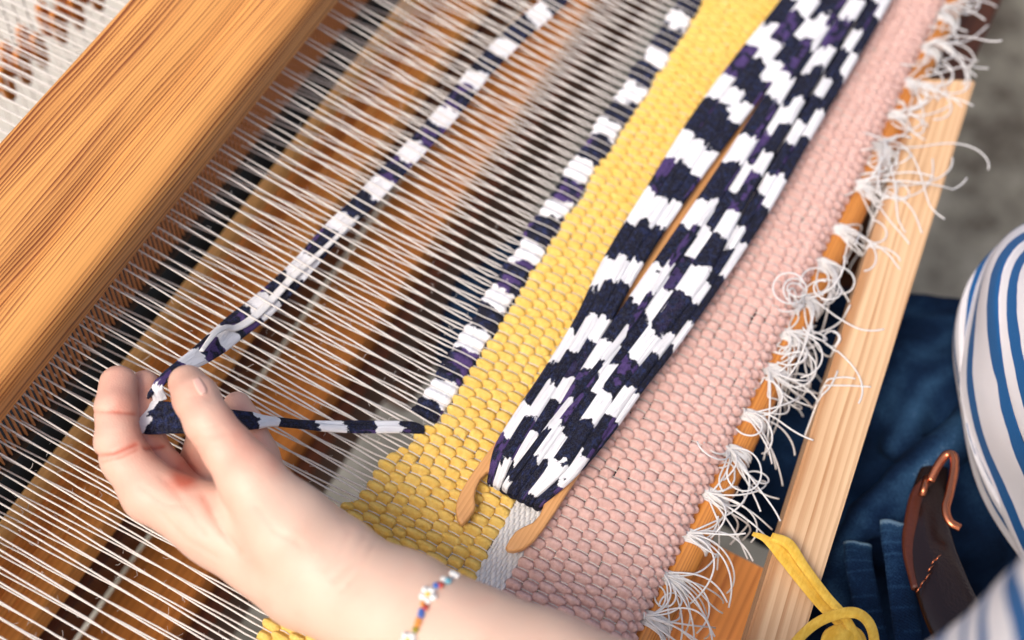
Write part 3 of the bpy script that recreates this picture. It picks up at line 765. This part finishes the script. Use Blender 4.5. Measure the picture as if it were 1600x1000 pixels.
palm = [[J(505, 900, .050, .0225), J(620, 958, .058, .0228)], [J(620, 958, .058, .0228), J(850, 1075, .078, .0258)], [J(850, 1075, .078, .0258), J(1300, 1290, .11, .034)],
        [J(505, 880, .054, .021), J(455, 832, .063, .0172)], [J(455, 832, .063, .0172), J(392, 748, .069, .0122)],
        [J(470, 895, .046, .020), J(340, 822, .047, .0150)], [J(340, 822, .047, .0150), J(238, 770, .047, .0115)],
        [J(470, 860, .040, .017), J(302, 792, .036, .0105)], [J(470, 850, .036, .016), J(360, 790, .031, .0100)],
        [J(485, 850, .040, .016), J(425, 770, .030, .0095)], [J(420, 850, .040, .0150), J(330, 815, .040, .0120)]]
fing = {'thumb': [J(392, 748, .069, .0120), J(358, 703, .0715, .0102), J(326, 660, .073, .0094), J(306, 622, .071, .0092), J(293, 599, .067, .0078)],
        'index': [J(238, 772, .047, .0112), J(197, 718, .050, .0100), J(184, 690, .051, .0092), J(181, 640, .051, .0086), J(186, 600, .049, .0080)],
        'middle': [J(302, 794, .036, .0100), J(258, 736, .035, .0085), J(230, 695, .036, .0082), J(224, 640, .039, .0074), J(225, 603, .0395, .0068)],
        'ring': [J(360, 790, .031, .0095), J(308, 728, .024, .0080), J(322, 665, .027, .0070)],
        'little': [J(425, 770, .030, .0090), J(403, 712, .0275, .0088), J(384, 664, .0285, .0076), J(371, 634, .030, .0062)]}
def hand_sdf(p):
    d = None
    for pts in palm:
        e = chain(p, pts); d = e if d is None else smin(d, e, .0062)
    tot = None
    for nm, pts in fing.items():
        e = chain(p, pts, .0022); e = smin(d, e, .0050)
        tot = e if tot is None else smin(tot, e, .0007)
    return tot
allp = np.array([a for l in palm for a, r in l] + [a for l in fing.values() for a, r in l])
v, q = sdf_mesh(hand_sdf, allp.min(0) - .042, allp.max(0) + .042, .00105)
uv2 = Qv(v)
fl_ = np.full(len(v), .14)
for (x, y, s_, a) in [(190, 585, 34, .35), (180, 704, 16, .26), (208, 690, 14, .18), (182, 643, 10, .2), (326, 788, 12, .22), (345, 815, 16, .08), (285, 715, 22, .55), (298, 745, 20, .5), (392, 690, 30, .55), (370, 632, 20, .35), (232, 640, 32, .5), (238, 700, 18, .4),
                      (300, 600, 26, .22), (240, 770, 40, .18), (430, 725, 14, .3), (285, 748, 12, .4)]:
    fl_ += a * np.exp(-((uv2[:, 0] - x) ** 2 + (uv2[:, 1] - y) ** 2) / (2 * s_ ** 2))
fl_ -= .18 * np.clip((uv2[:, 0] - 350) / 250, 0, 1)
# creases pressed into the skin at the joints and folds
me_ = bpy.data.meshes.new('tmp'); me_.from_pydata(v.tolist(), [], q.tolist()); me_.update()
nr = np.empty(len(v) * 3); me_.vertices.foreach_get('normal', nr); nr = nr.reshape(-1, 3); bpy.data.meshes.remove(me_)
face = (nr @ R[:, 2]) < .15
def crease(pts, wpx, depth, zc=None, zt=.012):
    pts = np.array(pts, float); D = np.full(len(v), 1e9)
    for a, b in zip(pts[:-1], pts[1:]):
        ab = b - a; t = np.clip(((uv2 - a) @ ab) / (ab @ ab), 0, 1); D = np.minimum(D, np.linalg.norm(uv2 - (a + t[:, None] * ab), axis=1))
    k = np.exp(-(D / wpx) ** 2) * face
    if zc is not None: k = k * (np.abs(v[:, 2] - zc) < zt)
    v[:] = v - nr * (depth * k)[:, None]; return k
for pts, wpx, dp, zc, fl2 in [([(146, 644), (175, 643), (210, 647)], 2.6, .00065, .058, .35), ([(150, 640), (180, 637)], 2.2, .00025, .058, .1),
        ([(150, 712), (176, 708), (212, 694)], 3.2, .0009, .058, .5), ([(158, 722), (190, 714), (214, 702)], 2.4, .0005, .058, .3),
        ([(214, 702), (240, 700), (256, 697)], 3.0, .0007, .045, .4), ([(215, 664), (245, 662)], 2.4, .0004, .045, .2),
        ([(290, 690), (320, 684), (352, 676)], 3.4, .00028, .080, .06), ([(296, 700), (324, 695)], 2.6, .0002, .080, .04), ([(290, 622), (312, 618), (330, 626)], 3, .0002, .078, .05),
        ([(252, 745), (276, 772), (300, 800), (318, 835)], 4.5, .0005, None, .12), ([(318, 775), (330, 800), (352, 835), (372, 862)], 5.5, .0009, None, .2),
        ([(520, 905), (545, 880), (572, 838)], 5, .0005, None, .06), ([(534, 922), (560, 893), (585, 850)], 4, .0004, None, .06), ([(508, 890), (530, 866), (548, 830)], 3.5, .0003, None, .04)]:
    k = crease(pts, wpx, dp, zc); fl_ += fl2 * k
for pts, wpx, dp, zc in [([(300, 676), (318, 670), (342, 664)], 1.8, .00026, .08), ([(298, 684), (320, 678), (346, 671)], 1.6, .00022, .08), ([(330, 700), (345, 694), (360, 688)], 1.8, .0002, .08),
        ([(298, 600), (304, 612), (312, 626)], 1.6, .00035, .078), ([(312, 590), (322, 604), (328, 620)], 1.6, .0003, .078), ([(154, 676), (178, 678), (204, 674)], 1.8, .00018, .058),
        ([(168, 728), (192, 722), (216, 712)], 2.0, .0003, .058), ([(250, 800), (290, 842), (340, 872)], 3.5, .00035, None), ([(220, 760), (256, 788), (286, 790)], 3.0, .00035, None),
        ([(400, 790), (430, 830), (470, 850)], 5, .0004, None), ([(385, 770), (400, 760), (412, 748)], 2.2, .0002, .078), ([(362, 690), (385, 686), (405, 682)], 2, .0004, .035), ([(372, 712), (396, 708), (418, 702)], 2, .0004, .035)]:
    k = crease(pts, wpx, dp, zc); fl_ += .05 * k
# tendons and soft unevenness
v += nr * (.00035 * vnoise(uv2[:, 0] * .045, uv2[:, 1] * .05, 21))[:, None]
arm = pmesh('arm', v, q, MAT['skin'], person, 1, ('flush', np.clip(fl_, 0, 1)))
arm_bvh = BVHTree.FromPolygons([tuple(a) for a in v], [tuple(int(i) for i in f) for f in q])
# thumbnail, laid on the outer side of the thumb's tip
tx, ty = nrm([293 - 326, 599 - 660]); vv = []; nu, nv_ = 15, 9
for i in range(nu):
    for j in range(nv_):
        a = (i / (nu - 1) - .5) * 2; b = (j / (nv_ - 1) - .5) * 2
        hw_ = 7.5 * math.sqrt(max(0, 1 - .75 * abs(a) ** 3))
        x_, y_ = 312 + tx * a * 15 - ty * b * hw_, 603 + ty * a * 15 + tx * b * hw_
        o_, d_ = ray(x_, y_); h = arm_bvh.ray_cast(Vector(o_), Vector(d_))
        p_ = np.array(h[0]) if h[0] is not None else (vv[-1] if vv else P(x_, y_, .07))
        n_ = np.array(h[1]) if h[0] is not None else -np.array(d_)
        n_ = n_ if n_ @ d_ < 0 else -n_
        vv.append(p_ + n_ * (.00045 - .0005 * (abs(b) > .9 or abs(a) > .93)))
mb = MB(); mb.add(vv, grid_faces(nu, nv_, False)); o = mb.build('thumbnail', MAT['nail']); part_of(o, person)
so_ = o.modifiers.new('thick', 'SOLIDIFY'); so_.thickness = .0005

# bracelet lying on the wrist
def on_arm(x, y, lift=.0):
    o_, d_ = ray(x, y); h = arm_bvh.ray_cast(Vector(o_), Vector(d_))
    if h[0] is None: return P(x, y, .05)
    n_ = np.array(h[1]); n_ = n_ if n_ @ d_ < 0 else -n_
    return np.array(h[0]) + n_ * lift
br = empty('bead_bracelet', on_arm(665, 940)); tag(br, 'thin bracelet of tiny coloured beads and white bead flowers round the wrist', 'bracelet')
BC = {k: simple('bead_' + k, srgb(*c), .22) for k, c in dict(white=(238, 238, 236), red=(186, 78, 66), blue=(74, 112, 190), teal=(110, 170, 190), orange=(226, 150, 72), green=(150, 140, 40), yellow=(232, 200, 90)).items()}
def bead(c, x=None, y=None, pos=None, r=.0013):
    c_ = on_arm(x, y, r * .8) if pos is None else pos
    mb = MB(); n1, n2 = 8, 12; vv = []
    for i in range(n1):
        th = math.pi * (.08 + .84 * i / (n1 - 1))
        for j in range(n2):
            ph = 2 * math.pi * j / n2; vv.append((r * math.sin(th) * math.cos(ph), r * math.sin(th) * math.sin(ph), r * .95 * math.cos(th)))
    mb.add(vv, grid_faces(n1, n2).tolist() + [list(range(n2)), [(n1 - 1) * n2 + k for k in range(n2)][::-1]])
    o = mb.build('bead', BC[c]); o.location = c_; part_of(o, br)
def flower(x, y):
    c_ = on_arm(x, y, .0014); bead('yellow', pos=c_, r=.0011)
    for k in range(5):
        a = k * 2 * math.pi / 5 + .4; q_ = on_arm(x + 8.5 * math.cos(a), y + 8.5 * math.sin(a), .0011); bead('white', pos=q_, r=.0014)
for c_, x, y in [('white', 712, 903), ('teal', 700, 911), ('white', 693, 909), ('red', 689, 917), ('blue', 682, 918), ('orange', 663, 946), ('red', 666, 951), ('blue', 660, 957), ('blue', 659, 963), ('orange', 656, 970), ('orange', 654, 976), ('green', 651, 984)]:
    bead(c_, x, y)
flower(670, 932); flower(641, 1000); bead('white', 706, 900); bead('orange', 634, 1014); bead('blue', 630, 1022); bead('red', 627, 1030)
crd = MB(); tube(crd, np.array([on_arm(*c, .0006) for c in [(712, 903), (690, 914), (672, 932), (663, 950), (656, 972), (648, 990), (634, 1014), (627, 1030)]]), .0004, 5)
part_of(crd.build('cord', BC['white']), br)

# jeans: two thighs under the front of the loom, folds, waist
thigh = [[J(855, 545, -.135, .066), J(1250, 650, -.135, .074)], [J(1250, 650, -.135, .074), J(1640, 735, -.135, .088)], [J(1640, 735, -.135, .088), J(1800, 900, -.12, .10)]]
thigh2 = [[J(1000, 1190, -.20, .065), J(1350, 1130, -.185, .08)], [J(1350, 1130, -.185, .08), J(1750, 1050, -.15, .10)]]
folds_ = [([(1318, 860), (1352, 800), (1408, 752), (1492, 700)], -.052, .0075), ([(1398, 820), (1430, 752), (1462, 712), (1520, 650)], -.050, .0080),
          ([(1395, 700), (1450, 600), (1540, 560)], -.062, .007), ([(1300, 920), (1330, 990), (1350, 1060)], -.06, .010), ([(1400, 480), (1480, 500), (1560, 500)], -.085, .008), ([(1380, 640), (1420, 560), (1500, 520)], -.070, .006)]
fp = [[(P(x, y, z), r) for x, y in l] for l, z, r in folds_]
def jean_sdf(p):
    d = None
    for pts in thigh + thigh2:
        e = chain(p, pts); d = e if d is None else smin(d, e, .008)
    d = d + .0016 * np.sin(p[..., 0] * 190 + 3 * np.sin(p[..., 1] * 70)) * np.sin(p[..., 1] * 120 + 2 * np.sin(p[..., 0] * 90)) + .0026 * np.sin(p[..., 0] * 75 + 2.2 * np.sin(p[..., 1] * 42)) * np.sin(p[..., 1] * 62 + 1.7 * np.sin(p[..., 0] * 50))
    for l in fp: d = smin(d, chain(p, l, .003), .012)
    return d
aj = np.array([a for l in thigh + thigh2 for a, r in l])
v, q = sdf_mesh(jean_sdf, aj.min(0) - .10, aj.max(0) + .11, .0034)
pj = Qv(v); wear_and_highlight = np.zeros(len(v))
for l, z, r in folds_:
    pts = np.array(l, float); D = np.full(len(v), 1e9)
    for a, b in zip(pts[:-1], pts[1:]):
        ab = b - a; t = np.clip(((pj - a) @ ab) / (ab @ ab), 0, 1); D = np.minimum(D, np.linalg.norm(pj - (a + t[:, None] * ab), axis=1))
    wear_and_highlight += .5 * np.exp(-(D / 16) ** 2)  # paler ridges: fold highlights painted in along with worn indigo
jeans = pmesh('jeans', v, q, MAT['denim'], person, 3, ('wear_and_highlight', np.clip(wear_and_highlight, 0, 1)))
def flatband(name, l, wd, fl, mat, parent, seed=1, n=40, folds=.2, m=16):
    mb = MB(); ribbon(mb, poly3(l), wd, fl, seed, n=n, folds=folds, m=m); o = mb.build(name, mat); part_of(o, person); 
    if parent is not person:
        o.parent = parent; o.matrix_parent_inverse = Matrix.Identity(4); o.location = (0, 0, 0)
    return o
for l, wd in (([(1396, 818, -.030), (1398, 845, -.026), (1404, 880, -.025), (1410, 930, -.026), (1420, 1000, -.03), (1432, 1060, -.035)], [.0066] * 6),
              ([(1340, 850, -.040), (1342, 880, -.038), (1350, 920, -.040), (1362, 980, -.042), (1380, 1050, -.045)], [.0068] * 5)):
    fl0 = [.55] * len(l); mb = MB(); ribbon(mb, poly3(l), wd, [.38] * len(l), 3, n=60, folds=.7, m=20)
    o = mb.build('belt_loop', MAT['denim']); part_of(o, person)
    a = o.data.attributes.new('wear_and_highlight', 'FLOAT', 'POINT'); nn = len(o.data.vertices); a.data.foreach_set('value', (np.exp(-np.arange(nn) / nn * 22) * 2.2 + .35 * (np.sin(np.arange(nn) / nn * 60) > .93)).astype(np.float32))
mb = MB(); ribbon(mb, poly3([(1462, 725, -.045), (1452, 775, -.034), (1452, 830, -.026), (1464, 890, -.020), (1490, 960, -.015), (1530, 1030, -.01)]), [.0065, .0085, .0105, .0125, .014, .015], [.32] * 6, 5, n=60, folds=.5)
belt = mb.build('belt', MAT['leather']); part_of(belt, person)
mb = MB(); ribbon(mb, poly3([(1458, 742, -.030), (1434, 770, -.030), (1424, 815, -.026), (1420, 860, -.022), (1434, 920, -.018)]), [.002, .003, .0034, .003, .003], [.6] * 5, 6, n=50, folds=.3)
part_of(mb.build('belt_edge', MAT['leather_edge']), person)
for px_, py_ in ((1446, 905), (1450, 893), (1455, 882), (1462, 876), (1432, 925), (1438, 915)):
    mb = MB(); tube(mb, poly3([(px_, py_, -.0135), (px_ + 4, py_ - 6, -.0125), (px_ + 8, py_ - 9, -.0135)]), .0004, 5); part_of(mb.build('stitch', MAT['copper']), person)
mb = MB(); tube(mb, resample(poly3([(1453, 752, -.022), (1464, 730, -.020), (1478, 711, -.018), (1490, 712, -.016), (1491, 735, -.016), (1484, 770, -.016), (1478, 795, -.016), (1484, 815, -.016), (1500, 825, -.016)]), 60), .0021, 10, flat=.7)
bk = mb.build('buckle', MAT['copper']); bk.parent = belt
mb = MB(); tube(mb, poly3([(1447, 746, -.022), (1444, 762, -.021), (1440, 775, -.022)]), .0017, 8)
bk = mb.build('stud', MAT['copper']); bk.parent = belt

def sleeve(name, path, rad, n=120, m=64, flat=1.0, seed=0, wr=.002, thick=True, wfreq=60):
    p = resample(poly3(path), n); k = len(path); r = np.interp(np.linspace(0, k - 1, n), range(k), rad)
    t, s, u = frames(p); a = np.arange(m) * 2 * math.pi / m
    L = np.concatenate([[0], np.cumsum(np.linalg.norm(np.diff(p, axis=0), axis=1))])
    rr = r[:, None] * np.ones((n, m)); A = a[None]
    rr = rr + wr * .5 * np.sin(A * 5 + 2.2 * np.sin(L[:, None] * 38 + seed) + seed) * np.sin(L[:, None] * 31 + 2 * A) + wr * np.sin(L[:, None] * wfreq + 1.5 * np.sin(2 * A + L[:, None] * 20) + seed) * (.6 + .4 * np.sin(3 * A + seed)) + wr * .7 * np.sin(3 * A + L[:, None] * 25 + seed)
    v = p[:, None] + s[:, None] * (np.cos(A) * rr)[..., None] + u[:, None] * (np.sin(A) * rr * flat)[..., None]
    mb = MB(); uv = np.stack([np.broadcast_to(a / 6.283, (n, m)), np.broadcast_to(L[:, None], (n, m)) + .0015 * np.sin(2 * A + seed)], -1).reshape(-1, 2)
    mb.add(v.reshape(-1, 3), grid_faces(n, m), uv); o = mb.build(name, MAT['stripe']); part_of(o, person)
    sm = o.modifiers.new('thick', 'SOLIDIFY'); sm.thickness = .0012; sm.offset = -1
    return o
sleeve('shirt_body', [(1742, 690, -.060), (1778, 676, -.045), (1838, 654, -.02), (1938, 612, .01), (2090, 560, .03), (2440, 430, .04)], [.098, .106, .110, .112, .114, .116], seed=2, wr=.0052, wfreq=48, n=200, m=110)
sleeve('shirt_sleeve', [(1150, 1172, .088), (1260, 1225, .10), (1400, 1300, .12), (1500, 1285, .15), (1690, 1175, .19), (1900, 1010, .22), (2150, 800, .2)], [.0375, .041, .044, .046, .047, .052, .060], seed=5, wr=.0026, wfreq=70, n=200, m=90)
